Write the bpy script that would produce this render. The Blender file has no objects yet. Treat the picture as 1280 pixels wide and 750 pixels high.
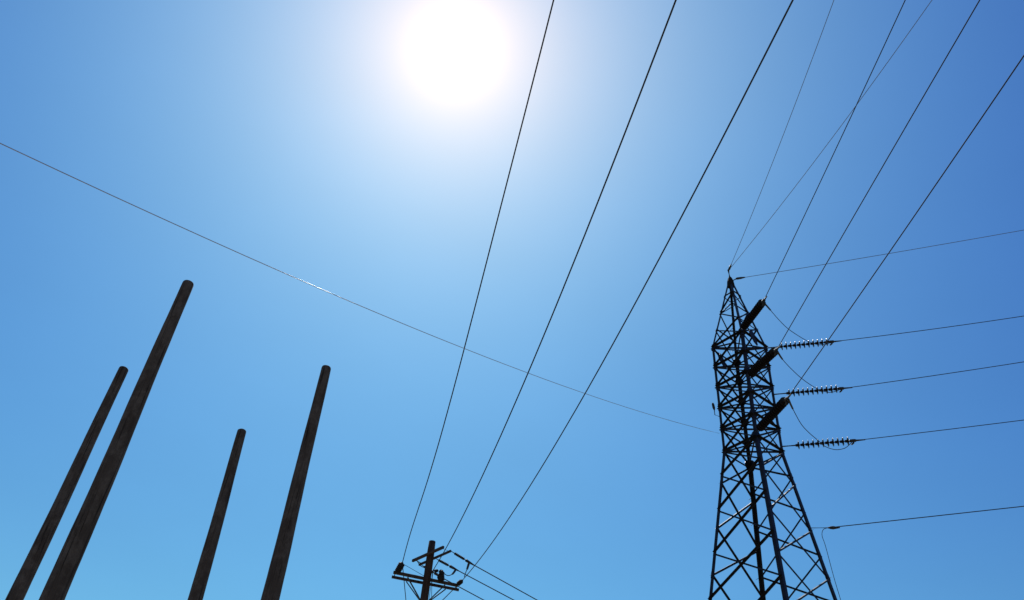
import bpy, bmesh, math, random
from mathutils import Vector, Matrix

random.seed(7)
C = bpy.context.scene.collection
S = bpy.context.scene
V = Vector

# ---------------------------------------------------------------- camera
AX = ((0.996086, -0.088385, -0.0), (-0.058301, -0.657043, -0.751595), (0.06643, 0.748653, -0.659625))
cam_d = bpy.data.cameras.new('camera')
cam = bpy.data.objects.new('camera', cam_d); C.objects.link(cam)
cam.matrix_world = Matrix.Translation((0, 0, 1.6)) @ Matrix(AX).to_4x4()
cam_d.sensor_width = 36.0
cam_d.lens = 1092.8806992494299 / 1280.0 * 36.0
cam_d.clip_start = 0.1
cam_d.clip_end = 6000
S.camera = cam

# ---------------------------------------------------------------- sun and sky
SUN = V((-0.0860, 0.5430, 0.8353)).normalized()
elev = math.asin(SUN.z)
azim = math.atan2(SUN.x, SUN.y)                 # from +Y towards +X
w = bpy.data.worlds.new('World'); S.world = w; w.use_nodes = True
nt = w.node_tree; N = nt.nodes; L = nt.links
bg = N['Background']
sky = N.new('ShaderNodeTexSky'); sky.sky_type = 'NISHITA'; sky.sun_disc = False
sky.sun_elevation = elev; sky.sun_rotation = azim
sky.air_density = 1.6; sky.dust_density = 0.3; sky.ozone_density = 0.5; sky.altitude = 0
STR = 0.1
bg.inputs['Strength'].default_value = STR

def math_node(op, a, b=None, c=None):
    n = N.new('ShaderNodeMath'); n.operation = op
    for i, x in enumerate((a, b, c)):
        if x is None: continue
        if isinstance(x, (int, float)): n.inputs[i].default_value = x
        else: L.new(x, n.inputs[i])
    return n.outputs[0]

# the bright circumsolar aureole of a hazy summer sky, a function of the angle from the sun
tc = N.new('ShaderNodeTexCoord')
dn = N.new('ShaderNodeVectorMath'); dn.operation = 'DOT_PRODUCT'
nv = N.new('ShaderNodeVectorMath'); nv.operation = 'NORMALIZE'
L.new(tc.outputs['Generated'], nv.inputs[0]); L.new(nv.outputs[0], dn.inputs[0]); dn.inputs[1].default_value = SUN
cosd = math_node('MINIMUM', dn.outputs['Value'], 0.9999999)
deg = math_node('MULTIPLY', math_node('ARCCOSINE', cosd), 180 / math.pi)
def falloff(amp, width, power):
    return math_node('MULTIPLY', math_node('EXPONENT', math_node('MULTIPLY', math_node('POWER', math_node('DIVIDE', deg, width), power), -1.0)), amp)
# the sky's contrast and white balance as this camera saw them: deep blue away from the sun
def vec(op, a, b):
    n = N.new('ShaderNodeVectorMath'); n.operation = op
    for i, x in enumerate((a, b)):
        if isinstance(x, tuple): n.inputs[i].default_value = x
        else: L.new(x, n.inputs[i])
    return n.outputs[0]
base = vec('MULTIPLY', sky.outputs[0], (STR, STR, STR))
gm_ = N.new('ShaderNodeGamma'); gm_.inputs['Gamma'].default_value = 2.0; L.new(base, gm_.inputs['Color'])
acc = vec('MULTIPLY', gm_.outputs[0], (0.731, 1.145, 0.783))
AUREOLE = ((0.5, 1.6, 2.0, (1.0, 1.0, 1.0)), (1.0, 3.0, 1.0, (0.526, 0.54, 0.12)), (1.0, 5.0, 1.0, (0.308, 0.03, 0.0)), (1.0, 8.0, 1.0, (0.526, 0.0, 0.0)), (1.0, 25.0, 1.8, (0.085, 0.329, 0.269)))
acc = vec('ADD', acc, (0.004, 0.006, 0.265))
# thin uneven haze: a per cent or two of slow variation over the sky
hz = N.new('ShaderNodeTexNoise'); hz.inputs['Scale'].default_value = 2.2; hz.inputs['Detail'].default_value = 5; hz.inputs['Roughness'].default_value = 0.6
hm = N.new('ShaderNodeMapping'); hm.inputs['Scale'].default_value = (1, 1, 2.2); L.new(nv.outputs[0], hm.inputs['Vector']); L.new(hm.outputs[0], hz.inputs['Vector'])
hr = N.new('ShaderNodeMapRange'); hr.inputs['From Min'].default_value = 0.3; hr.inputs['From Max'].default_value = 0.7
hr.inputs['To Min'].default_value = 0.965; hr.inputs['To Max'].default_value = 1.03; L.new(hz.outputs['Fac'], hr.inputs['Value'])
hs = N.new('ShaderNodeVectorMath'); hs.operation = 'SCALE'; L.new(acc, hs.inputs[0]); L.new(hr.outputs[0], hs.inputs['Scale']); acc = hs.outputs[0]

for amp, wd, pw, col in AUREOLE:
    f = falloff(amp, wd, pw)
    sc = N.new('ShaderNodeVectorMath'); sc.operation = 'SCALE'; sc.inputs[0].default_value = col; L.new(f, sc.inputs['Scale'])
    acc = vec('ADD', acc, sc.outputs[0])
acc = vec('MULTIPLY', acc, (1 / STR, 1 / STR, 1 / STR))
L.new(acc, bg.inputs['Color'])

sl = bpy.data.lights.new('sun', 'SUN'); sl.energy = 4.0; sl.angle = math.radians(0.53); sl.color = (1.0, 0.96, 0.9)
so = bpy.data.objects.new('sun', sl); C.objects.link(so)
so.rotation_euler = SUN.to_track_quat('Z', 'Y').to_euler(); so.location = SUN * 300

S.view_settings.view_transform = 'Standard'; S.view_settings.look = 'None'
S.view_settings.gamma = 1.0; S.view_settings.use_curve_mapping = False
S.view_settings.exposure = 0.0

# ---------------------------------------------------------------- materials
def mat(name, base, rough=0.6, metallic=0.0, spec=0.5, var=0.35, scale=6.0, stretch=None, bump=0.0, dark=None):
    m = bpy.data.materials.new(name); m.use_nodes = True
    n = m.node_tree.nodes; l = m.node_tree.links; b = n['Principled BSDF']
    b.inputs['Roughness'].default_value = rough; b.inputs['Metallic'].default_value = metallic
    b.inputs['Specular IOR Level'].default_value = spec
    t = n.new('ShaderNodeTexCoord'); mp = n.new('ShaderNodeMapping'); l.new(t.outputs['Object'], mp.inputs['Vector'])
    if stretch: mp.inputs['Scale'].default_value = stretch
    nz = n.new('ShaderNodeTexNoise'); nz.inputs['Scale'].default_value = scale; nz.inputs['Detail'].default_value = 7
    nz.inputs['Roughness'].default_value = 0.65
    l.new(mp.outputs[0], nz.inputs['Vector'])
    r = n.new('ShaderNodeValToRGB'); l.new(nz.outputs['Fac'], r.inputs['Fac'])
    lo = dark or tuple(c * (1 - var) for c in base); hi = tuple(min(1, c * (1 + var)) for c in base)
    r.color_ramp.elements[0].position = 0.35; r.color_ramp.elements[0].color = (*lo, 1)
    r.color_ramp.elements[1].position = 0.68; r.color_ramp.elements[1].color = (*hi, 1)
    l.new(r.outputs[0], b.inputs['Base Color'])
    if bump:
        bp = n.new('ShaderNodeBump'); bp.inputs['Strength'].default_value = bump; bp.inputs['Distance'].default_value = 0.02
        l.new(nz.outputs['Fac'], bp.inputs['Height']); l.new(bp.outputs[0], b.inputs['Normal'])
    return m

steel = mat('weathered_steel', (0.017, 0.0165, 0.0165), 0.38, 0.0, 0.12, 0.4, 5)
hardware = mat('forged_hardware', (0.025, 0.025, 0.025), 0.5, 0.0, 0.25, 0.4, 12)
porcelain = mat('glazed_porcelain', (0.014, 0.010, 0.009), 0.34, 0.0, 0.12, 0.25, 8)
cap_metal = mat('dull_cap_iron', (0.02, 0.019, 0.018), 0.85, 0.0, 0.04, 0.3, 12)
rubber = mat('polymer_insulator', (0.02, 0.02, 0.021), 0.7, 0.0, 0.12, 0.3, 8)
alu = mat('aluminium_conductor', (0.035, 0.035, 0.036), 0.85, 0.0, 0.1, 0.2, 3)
shiny = mat('bright_strand', (0.42, 0.43, 0.45), 0.38, 0.9, 0.5, 0.1, 3)
_n = shiny.node_tree.nodes; _b = _n['Principled BSDF']; _t = _n.new('ShaderNodeTangent'); _t.direction_type = 'UV_MAP'
shiny.node_tree.links.new(_t.outputs[0], _b.inputs['Tangent']); _b.inputs['Anisotropic'].default_value = 0.9; _b.inputs['Anisotropic Rotation'].default_value = 0.25
earth = mat('galvanised_strand', (0.12, 0.125, 0.13), 0.8, 0.0, 0.2, 0.2, 3)
arm_wood = mat('crossarm_timber', (0.055, 0.04, 0.03), 0.85, 0, 0.2, 0.4, 9)

def wood(name, base, streak, stain):
    """weathered round timber: long streaks, drying checks and blotches of grey bloom"""
    m = bpy.data.materials.new(name); m.use_nodes = True
    n = m.node_tree.nodes; l = m.node_tree.links; b = n['Principled BSDF']
    b.inputs['Roughness'].default_value = 0.9; b.inputs['Specular IOR Level'].default_value = 0.15
    t = n.new('ShaderNodeTexCoord'); oi = n.new('ShaderNodeObjectInfo')
    sh = n.new('ShaderNodeMath'); sh.operation = 'MULTIPLY'; sh.inputs[1].default_value = 40.0; l.new(oi.outputs['Random'], sh.inputs[0])
    ofs = n.new('ShaderNodeVectorMath'); ofs.operation = 'ADD'; l.new(t.outputs['Object'], ofs.inputs[0]); l.new(sh.outputs[0], ofs.inputs[1])
    def noise(sc, stretch, det=6, ro=0.6):
        mp = n.new('ShaderNodeMapping'); mp.inputs['Scale'].default_value = stretch
        l.new(ofs.outputs[0], mp.inputs['Vector'])
        z = n.new('ShaderNodeTexNoise'); z.inputs['Scale'].default_value = sc; z.inputs['Detail'].default_value = det
        z.inputs['Roughness'].default_value = ro; l.new(mp.outputs[0], z.inputs['Vector']); return z.outputs['Fac']
    def ramp(f, a, pa, c, pc):
        r = n.new('ShaderNodeValToRGB'); l.new(f, r.inputs['Fac'])
        r.color_ramp.elements[0].position = pa; r.color_ramp.elements[0].color = (*a, 1)
        r.color_ramp.elements[1].position = pc; r.color_ramp.elements[1].color = (*c, 1); return r.outputs[0]
    def mix(f, a, c, mode='MIX'):
        x = n.new('ShaderNodeMix'); x.data_type = 'RGBA'; x.blend_type = mode
        if isinstance(f, float): x.inputs['Factor'].default_value = f
        else: l.new(f, x.inputs['Factor'])
        l.new(a, x.inputs['A']); l.new(c, x.inputs['B']); return x.outputs['Result']
    grain = noise(14, (1, 1, 0.06)); checks = noise(30, (1, 1, 0.025), 3, 0.5); blotch = noise(3.2, (1, 1, 0.6), 7, 0.75); fine = noise(16, (1, 1, 0.5), 8, 0.75)
    col = ramp(grain, streak, 0.35, base, 0.65)
    col2 = ramp(fine, tuple(x * 0.55 for x in stain), 0.3, stain, 0.7)
    bl = n.new('ShaderNodeMapRange'); bl.inputs['From Min'].default_value = 0.44; bl.inputs['From Max'].default_value = 0.60; l.new(blotch, bl.inputs['Value'])
    col = mix(bl.outputs[0], col, col2)
    ck = ramp(checks, (0.35, 0.35, 0.35), 0.34, (1, 1, 1), 0.42)
    col = mix(1.0, col, ck, 'MULTIPLY')
    l.new(col, b.inputs['Base Color'])
    bp = n.new('ShaderNodeBump'); bp.inputs['Strength'].default_value = 0.6; bp.inputs['Distance'].default_value = 0.015
    l.new(checks, bp.inputs['Height']); l.new(bp.outputs[0], b.inputs['Normal'])
    return m
pole_wood = wood('weathered_pole_timber', (0.082, 0.063, 0.047), (0.056, 0.042, 0.031), (0.145, 0.116, 0.089))
dark_wood = wood('creosoted_pole_timber', (0.065, 0.038, 0.025), (0.035, 0.021, 0.014), (0.085, 0.055, 0.04))

# ---------------------------------------------------------------- helpers
def mesh_obj(name, bm, m, parent=None, smooth=False):
    """ONE mesh object; its vertices come in world metres and are kept relative to the parent"""
    off = parent.matrix_basis.translation if parent else V()
    if parent and parent.parent: off = off + parent.parent.matrix_basis.translation
    me = bpy.data.meshes.new(name)
    bmesh.ops.recalc_face_normals(bm, faces=bm.faces)
    if parent: bmesh.ops.translate(bm, vec=-off, verts=bm.verts)
    bm.to_mesh(me); bm.free(); me.materials.append(m)
    if smooth:
        for p in me.polygons: p.use_smooth = True
    o = bpy.data.objects.new(name, me); C.objects.link(o)
    if parent: o.parent = parent
    return o
def tag(o, label, cat, group=None):
    o['label'] = label; o['category'] = cat
    if group: o['group'] = group
    return o
def thing(name, label, cat, loc, group=None):
    o = bpy.data.objects.new(name, None); C.objects.link(o); o.location = loc; o.empty_display_size = 0.3
    return tag(o, label, cat, group)
def frame(d, up=V((0, 0, 1))):
    d = d.normalized()
    if abs(d.dot(up)) > 0.98: up = V((1, 0, 0))
    x = d.cross(up).normalized(); return x, x.cross(d).normalized(), d
def add_tube(bm, pts, r, n=8, r2=None):
    pts = [V(p) for p in pts]; rings = []
    x = None
    for i, p in enumerate(pts):
        d = (pts[min(i + 1, len(pts) - 1)] - pts[max(i - 1, 0)]).normalized()
        if x is None: x, y, _ = frame(d)
        else:
            x = (x - d * x.dot(d)).normalized(); y = d.cross(x)
        rr = r if r2 is None else r + (r2 - r) * i / max(1, len(pts) - 1)
        rings.append([bm.verts.new(p + x * math.cos(a) * rr + y * math.sin(a) * rr) for a in [2 * math.pi * k / n for k in range(n)]])
    for a, b in zip(rings, rings[1:]):
        for k in range(n): bm.faces.new((a[k], a[(k + 1) % n], b[(k + 1) % n], b[k]))
    bm.faces.new(rings[0][::-1]); bm.faces.new(rings[-1])
def tube(pts, r, n=8, r2=None):
    bm = bmesh.new(); add_tube(bm, pts, r, n, r2); return bm
def add_lathe(bm, p, d, prof, n=16):
    """prof: (distance along d, radius) pairs"""
    x, y, d = frame(V(d)); p = V(p); rings = []
    for t, r in prof:
        rings.append([bm.verts.new(p + d * t + x * math.cos(2 * math.pi * k / n) * r + y * math.sin(2 * math.pi * k / n) * r) for k in range(n)])
    for a, b in zip(rings, rings[1:]):
        for k in range(n): bm.faces.new((a[k], a[(k + 1) % n], b[(k + 1) % n], b[k]))
    bm.faces.new(rings[0][::-1]); bm.faces.new(rings[-1])
def add_prism(bm, p0, p1, prof, x, y):
    """profile polygon in (x, y) swept from p0 to p1"""
    a = [bm.verts.new(p0 + x * u + y * v) for u, v in prof]; b = [bm.verts.new(p1 + x * u + y * v) for u, v in prof]
    n = len(prof)
    for k in range(n): bm.faces.new((a[k], a[(k + 1) % n], b[(k + 1) % n], b[k]))
    bm.faces.new(a[::-1]); bm.faces.new(b)
def angle_bar(p0, p1, fa, fb, w1, w2, t):
    """rolled steel angle: heel on the line p0-p1, one flange along fa, the other along fb"""
    p0, p1 = V(p0), V(p1); d = (p1 - p0).normalized()
    x = (fa - d * fa.dot(d)).normalized(); y = fb - d * fb.dot(d); y = (y - x * y.dot(x)).normalized()
    bm = bmesh.new(); add_prism(bm, p0, p1, ((0, 0), (w1, 0), (w1, t), (t, t), (t, w2), (0, w2)), x, y); return bm
def add_box(bm, p0, p1, wx, wy, up=V((0, 0, 1))):
    p0, p1 = V(p0), V(p1); x, y, d = frame(p1 - p0, up)
    c = 0.12 * min(wx, wy)
    add_prism(bm, p0, p1, ((-wx/2, -wy/2 + c), (-wx/2 + c, -wy/2), (wx/2 - c, -wy/2), (wx/2, -wy/2 + c), (wx/2, wy/2 - c), (wx/2 - c, wy/2), (-wx/2 + c, wy/2), (-wx/2, wy/2 - c)), x, y)
def box(p0, p1, wx, wy, up=V((0, 0, 1))):
    bm = bmesh.new(); add_box(bm, p0, p1, wx, wy, up); return bm
def copy_part(o, parent, mw):
    c = o.copy(); C.objects.link(c); c.parent = parent; c.matrix_local = mw; return c

# ---------------------------------------------------------------- ground
bm = bmesh.new()
R = 3000
vs = [bm.verts.new((x * R, y * R, 0)) for x, y in ((-1, -1), (1, -1), (1, 1), (-1, 1))]; bm.faces.new(vs)
gm = mat('dry_grass_and_dirt', (0.26, 0.20, 0.12), 0.95, 0, 0.1, 0.45, 0.35)
ground = mesh_obj('ground', bm, gm); ground['kind'] = 'structure'; ground['label'] = 'dry grassy ground under the power lines'

# ---------------------------------------------------------------- bare timber poles
def bare_pole(base, top, r0, r1, label, seed):
    rnd = random.Random(seed); base, top = V(base), V(top); ax = top - base; H = ax.length; x, y, d = frame(ax, V((0, 1, 0)))
    bm = bmesh.new(); n = 28; rings = []
    ph = [rnd.uniform(0, 6.28) for _ in range(8)]
    steps = 70
    lv = [-0.02 + (1.02) * i / steps for i in range(steps + 1)]
    prof = [(t, 1.0) for t in lv[:-1]] + [(1 - 0.035 / H, 1.0), (1 - 0.012 / H, 0.95), (1.0, 0.84), (1 + 0.012 / H, 0.45)]
    for t, k in prof:
        r = (r0 + (r1 - r0) * t) * k
        cx = 0.012 * math.sin(t * 5.1 + ph[0]) + 0.006 * math.sin(t * 17 + ph[1]); cy = 0.012 * math.sin(t * 4.3 + ph[2])
        ring = []
        for j in range(n):
            a = 2 * math.pi * j / n
            q = r * (1 + 0.016 * math.sin(2 * a + ph[3] + t * 3) + 0.012 * math.sin(3 * a + ph[4] - t * 9) + 0.010 * math.sin(5 * a + ph[5] + t * 23) + 0.007 * math.sin(t * 61 + ph[6]) + rnd.uniform(-0.006, 0.006))
            ring.append(bm.verts.new(base + d * (t * H) + x * (math.cos(a) * q + cx) + y * (math.sin(a) * q + cy)))
        rings.append(ring)
    for a, b in zip(rings, rings[1:]):
        for k in range(n): bm.faces.new((a[k], a[(k + 1) % n], b[(k + 1) % n], b[k]))
    bm.faces.new(rings[0][::-1]); bm.faces.new(rings[-1])
    bmesh.ops.translate(bm, vec=-base, verts=bm.verts)
    o = mesh_obj('bare_pole', bm, pole_wood, None, True); o.location = base
    return tag(o, label, 'pole', 'bare wooden poles without wires')
bare_pole((-9.749, 18.044, 0), (-9.53, 18.14, 14.11), 0.216, 0.118, 'bare dark wooden pole behind and left of the thickest one, leaning along its left edge', 1)
bare_pole((-6.901, 14.046, 0), (-6.858, 14.067, 13.61), 0.242, 0.115, 'thickest, tallest looking bare weathered wooden pole, its top highest of the four', 2)
bare_pole((-6.332, 19.998, 0), (-6.731, 19.866, 13.679), 0.268, 0.115, 'slimmest, shortest looking bare wooden pole, its top lowest of the four', 3)
bare_pole((-4.214, 17.365, 0), (-4.355, 17.33, 14.111), 0.266, 0.115, 'bare wooden pole standing apart, nearest of the four to the crossarm pole', 4)

# ---------------------------------------------------------------- lattice tower
TX, TY, YAW = 8.196, 24.0, -0.149
LEVELS = [(24.62, 0.075), (21.37, 0.955), (17.09, 0.955), (16.21, 1.10), (14.99, 1.30), (13.57, 1.55), (12.12, 1.81), (10.3, 2.12), (8.2, 2.48), (5.6, 2.93), (0.0, 3.89)]
def rad(z):
    for (z0, a), (z1, b) in zip(LEVELS, LEVELS[1:]):
        if z >= z1: return a + (b - a) * (z0 - z) / (z0 - z1)
    return LEVELS[-1][1]
def corner(k, z):                                   # 0 left, 1 near, 2 right, 3 far
    a = YAW + math.pi + (k % 4) * math.pi / 2; r = rad(z)
    return V((TX + r * math.cos(a), TY + r * math.sin(a), z))
def radial(k):
    a = YAW + math.pi + (k % 4) * math.pi / 2; return V((math.cos(a), math.sin(a), 0))
tower = thing('lattice_tower', 'tall dark steel lattice tower with pointed peak and straight narrow waist', 'tower', (TX, TY, 0))
# legs: four rolled angles, each bending at the waist and the neck
for k in range(4):
    bm = bmesh.new()
    for z0, z1, wd in ((0.0, 17.09, 0.115), (17.09, 21.37, 0.095), (21.37, 24.62, 0.066)):
        p0, p1 = corner(k, z0), corner(k, z1); d = (p1 - p0).normalized()
        fa = (radial(k + 1) - radial(k)).normalized(); fb = (radial(k - 1) - radial(k)).normalized()
        x = (fa - d * fa.dot(d)).normalized(); y = (fb - d * fb.dot(d)).normalized(); t = 0.011
        add_prism(bm, p0, p1, ((0, 0), (wd, 0), (wd, t), (t, t), (t, wd), (0, wd)), x, y)
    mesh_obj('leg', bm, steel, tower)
def face_n(k): return (radial(k) + radial(k + 1)).normalized()
def brace(name, k0, z0, k1, z1, w=0.055, side=0, face=None):
    p0, p1 = corner(k0, z0), corner(k1, z1); n = face_n(face) if face is not None else V((0, 0, 1))
    d = (p1 - p0).normalized(); p0 = p0 + d * 0.012; p1 = p1 - d * 0.012
    up = V((0, 0, 1)); dn = -(up - d * up.dot(d))
    if dn.length < 0.1: dn = n.cross(d)
    if face is None: off = V((0, 0, side)); bm = angle_bar(p0 + off, p1 + off, n.cross(d), n, w, w, 0.006)
    else:
        off = n * (0.014 if side > 0 else -0.022); fb = n if side > 0 else -n
        bm = angle_bar(p0 + off, p1 + off, dn.normalized(), fb, w, w, 0.006)
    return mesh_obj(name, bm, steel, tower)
def dia(k, z0, z1, q):
    # the members that rise away to the right of each face pair are the heavier ones
    wa, wb = ((0.052, 0.060), (0.052, 0.060), (0.060, 0.052), (0.060, 0.052))[k]
    brace('diagonal_brace', k, z0, k + 1, z1, wa * q, 1 if wa > wb else -1, k); brace('diagonal_brace', k, z1, k + 1, z0, wb * q, 1 if wb > wa else -1, k)
BODY = [21.37, 20.52, 19.66, 18.80, 17.95, 17.09]
for z0, z1 in zip(BODY, BODY[1:]):
    for k in range(4):
        dia(k, z0, z1, 0.9)
for i, z in enumerate(BODY):
    for k in range(4): brace('horizontal_brace', k, z, k + 1, z, 0.066, 1, k)
    brace('plan_brace', 0, z, 2, z, 0.048, -0.02)
    if i in (0, 5): brace('plan_brace', 1, z, 3, z, 0.048, 0.03)
EVEN = [17.09, 16.21, 14.99, 13.57, 12.12, 10.3, 8.2, 5.6]
ODD = [17.09, 15.93, 14.37, 12.88, 11.2, 9.3, 6.9]
for lv, faces in ((EVEN, (0, 2)), (ODD, (1, 3))):
    for z0, z1 in zip(lv, lv[1:]):
        for k in faces:
            dia(k, z0, z1, 1.0)
PEAK = [21.37, 22.2, 23.0, 23.8]
for j, (z0, z1) in enumerate(zip(PEAK, PEAK[1:])):
    for k in range(4):
        if (j + k) % 2 == 0 or j == 0: brace('peak_brace', k, z0, k + 1, z1, 0.046, 1, k)
        if (j + k) % 2 == 1 or j == 0: brace('peak_brace', k, z1, k + 1, z0, 0.046, -1, k)
        if j > 0 and (j + k) % 2 == 0: brace('peak_tie', k, z0, k + 1, z0, 0.036, -1, k)
for k in range(4): brace('peak_tie', k, 23.8, k + 1, 23.8, 0.036, 1, k)
# gusset plates: folded round the leg at every panel point
def gusset(k, z, s, name='gusset_plate'):
    bm = bmesh.new(); p = corner(k, z); dv = (corner(k, z + 0.1) - corner(k, z - 0.1)).normalized()
    for kk, sg in ((k, 1), (k - 1, -1)):
        n = face_n(kk); h = (radial(k + sg) - radial(k)).normalized()
        q = p + n * 0.0025
        prof = [(-0.006, s * 1.05), (s * 0.55, s * 0.8), (s * 1.0, s * 0.25), (s * 1.0, -s * 0.25), (s * 0.55, -s * 0.8), (-0.006, -s * 1.05)]
        a = [bm.verts.new(q + h * u + dv * v) for u, v in prof]; b = [bm.verts.new(q + h * u + dv * v + n * 0.008) for u, v in prof]
        m_ = len(prof)
        for i in range(m_): bm.faces.new((a[i], a[(i + 1) % m_], b[(i + 1) % m_], b[i]))
        bm.faces.new(a[::-1]); bm.faces.new(b)
    return mesh_obj(name, bm, steel, tower)
for i, z in enumerate(BODY):
    for k in range(4): gusset(k, z, (0.24 if k % 2 else 0.19) if i == 5 else (0.19 if k % 2 else 0.14))
for lv, faces in ((EVEN, (0, 2)), (ODD, (1, 3))):
    for z in lv[1:5]:
        for k in range(4): gusset(k, z, 0.10)
for z in PEAK[1:]:
    for k in range(4): gusset(k, z, 0.055)
# step bolts up the far leg
z = 10.6; i = 0
while z < 23.5:
    p = corner(3, z); h = (radial(2 if i % 2 else 0) - radial(3)).normalized(); o_ = -h
    mesh_obj('step_bolt', tube([p, p - h * 0.16 + radial(3) * 0.05], 0.010, 6), hardware, tower); z += 0.42; i += 1
# peak cap and its two earth-wire clamps
apex = V((TX, TY, 24.62))
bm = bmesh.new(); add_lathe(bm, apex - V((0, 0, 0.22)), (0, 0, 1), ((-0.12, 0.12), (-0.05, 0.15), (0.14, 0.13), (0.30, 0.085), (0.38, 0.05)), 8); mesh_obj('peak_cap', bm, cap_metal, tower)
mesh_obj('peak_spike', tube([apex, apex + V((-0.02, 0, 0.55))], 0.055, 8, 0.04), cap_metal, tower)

def plate(name, a, b, wd, axis):
    a, b = V(a), V(b); bm = bmesh.new(); d = (b - a).normalized(); n = axis
    x = d.cross(n).normalized(); prof = [(0, 0.35), (0.22, 0.5), (0.7, 0.42), (1.0, 0.12)]
    LL = (b - a).length; pts = [(t, s) for t, s in prof] + [(t, -s) for t, s in prof[::-1]]
    f = [bm.verts.new(a + d * t * LL + x * s * wd) for t, s in pts]; g = [bm.verts.new(v.co + n * 0.02) for v in f]
    for i in range(len(f)): bm.faces.new((f[i], f[(i + 1) % len(f)], g[(i + 1) % len(f)], g[i]))
    bm.faces.new(f[::-1]); bm.faces.new(g)
    mesh_obj(name, bm, steel, tower)
P1, P2 = ((8.362, 23.166, 21.518), (8.675, 23.509, 21.128)), ((7.428, 23.944, 20.935), (7.722, 24.243, 20.594))
plate('stiffener_plate', P1[0], P1[1], 0.30, face_n(1)); plate('stiffener_plate', P2[0], P2[1], 0.30, face_n(3))
BR = ((7.235, 24.192, 18.441), (7.111, 24.148, 18.492), (7.074, 24.033, 18.623), (7.0, 23.887, 18.79))
arm = mesh_obj('standoff_bracket', tube([corner(0, 18.44)] + [BR[1], BR[2]], 0.014, 6), hardware, tower)
bm = bmesh.new(); q0, q1 = V(BR[2]), V(BR[3]); LL = (q1 - q0).length
add_lathe(bm, q0, q1 - q0, ((-0.02, 0.02), (0.02, 0.035), (LL * .3, 0.045), (LL * .8, 0.042), (LL, 0.02)), 10)
o = mesh_obj('insulator_cap', bm, rubber, arm)

# ---------------------------------------------------------------- insulator strings
def disc_mesh():
    bm = bmesh.new()
    add_lathe(bm, (0, 0, 0), (0, 0, 1), ((-0.005, 0.018), (0.0, 0.042), (0.055, 0.046), (0.062, 0.055), (0.075, 0.095), (0.088, 0.133), (0.097, 0.136), (0.100, 0.128),
        (0.094, 0.118), (0.104, 0.108), (0.092, 0.096), (0.103, 0.084), (0.090, 0.07), (0.100, 0.055), (0.105, 0.02), (0.148, 0.016)), 22)
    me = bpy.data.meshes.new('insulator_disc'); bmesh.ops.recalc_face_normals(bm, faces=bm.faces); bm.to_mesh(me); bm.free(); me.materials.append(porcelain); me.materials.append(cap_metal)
    for p in me.polygons:
        p.use_smooth = True
        if all(math.hypot(me.vertices[v].co.x, me.vertices[v].co.y) < 0.06 for v in p.vertices): p.material_index = 1
    return me
DISC = disc_mesh()
def string(p0, p1, lead, tail, label, group, pitch=0.153):
    p0, p1 = V(p0), V(p1); d = (p1 - p0); LL = d.length; d.normalize()
    t = thing('insulator_string', label, 'insulator', p0, group)
    n = int(round((LL - lead - tail) / pitch)); start = lead
    x, y, _ = frame(d)
    rot = Matrix((x, y, d)).transposed().to_4x4()
    mesh_obj('link', tube([p0, p0 + d * (start + 0.01)], 0.022, 8), hardware, t)
    for i in range(n):
        o = bpy.data.objects.new('insulator_disc', DISC); C.objects.link(o); o.parent = t
        o.matrix_local = Matrix.Translation(d * (start + i * pitch)) @ rot
    e = p0 + d * (start + n * pitch)
    bm = bmesh.new(); add_lathe(bm, e - d * 0.03, d, ((0, 0.02), (0.03, 0.05), (0.10, 0.055), (0.2, 0.05), (LL - start - n * pitch + 0.03, 0.03), (LL - start - n * pitch + 0.30, 0.018)), 10)
    down = V((0, 0, -1)) - d * V((0, 0, -1)).dot(d)
    add_tube(bm, [e + d * 0.12, e + d * 0.10 + down * 0.08, e + d * 0.02 + down * 0.14], 0.026, 8)
    mesh_obj('strain_clamp', bm, hardware, t)
    return t
NEAR, SIDE = (((8.051, 23.03, 21.405), (8.129, 20.804, 20.813)), ((8.055, 23.056, 19.41), (8.147, 20.424, 18.517)), ((8.057, 23.071, 17.225), (8.155, 20.28, 16.618))), (((9.165, 23.855, 21.35), (11.341, 23.312, 21.453)), ((9.139, 23.859, 19.345), (11.341, 23.31, 19.447)), ((9.127, 23.861, 17.29), (11.356, 23.305, 17.401)))
for (a, b), which in zip(NEAR, ('highest', 'middle', 'lowest')):
    string(a, b, {'highest': 0.16, 'middle': 0.24, 'lowest': 0.32}[which], 0.22, '%s of the fat dark disc strings reaching forward off the near tower leg' % which, 'insulator strings reaching forward')
for (a, b), which in zip(SIDE, ('highest', 'middle', 'lowest')):
    string(a, b, 0.40 if which != 'lowest' else 0.42, 0.22, '%s of the insulator strings jutting sideways off the right side of the tower' % which, 'insulator strings jutting sideways')

# ---------------------------------------------------------------- utility pole
ARMS = (((-3.107, 27.871, 13.67), (-0.962, 28.478, 13.67)), ((-3.179, 28.246, 13.67), (-0.928, 28.833, 13.67)), ((-2.61, 28.709, 14.5), (-1.548, 27.439, 14.5)), ((-2.392, 28.985, 14.5), (-1.303, 27.68, 14.5)))
UPX, UPY = -2.0, 28.2
upole = thing('utility_pole', 'brown wooden utility pole with double crossarms and post insulators', 'utility pole', (UPX, UPY, 0))
bm = bmesh.new(); n = 20; rings = []; rnd = random.Random(5)
for i in range(41):
    t = i / 40; z = 15.02 * t; r = 0.185 - 0.062 * t; r *= 1 if i < 40 else 0.93
    rings.append([bm.verts.new((UPX + 0.05 * (z - 13.67) / 13 + math.cos(2*math.pi*j/n) * r * (1 + rnd.uniform(-.012, .012)), UPY + math.sin(2*math.pi*j/n) * r, z)) for j in range(n)])
for a, b in zip(rings, rings[1:]):
    for k in range(n): bm.faces.new((a[k], a[(k + 1) % n], b[(k + 1) % n], b[k]))
bm.faces.new(rings[-1]); mesh_obj('pole', bm, dark_wood, upole, True)
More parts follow.
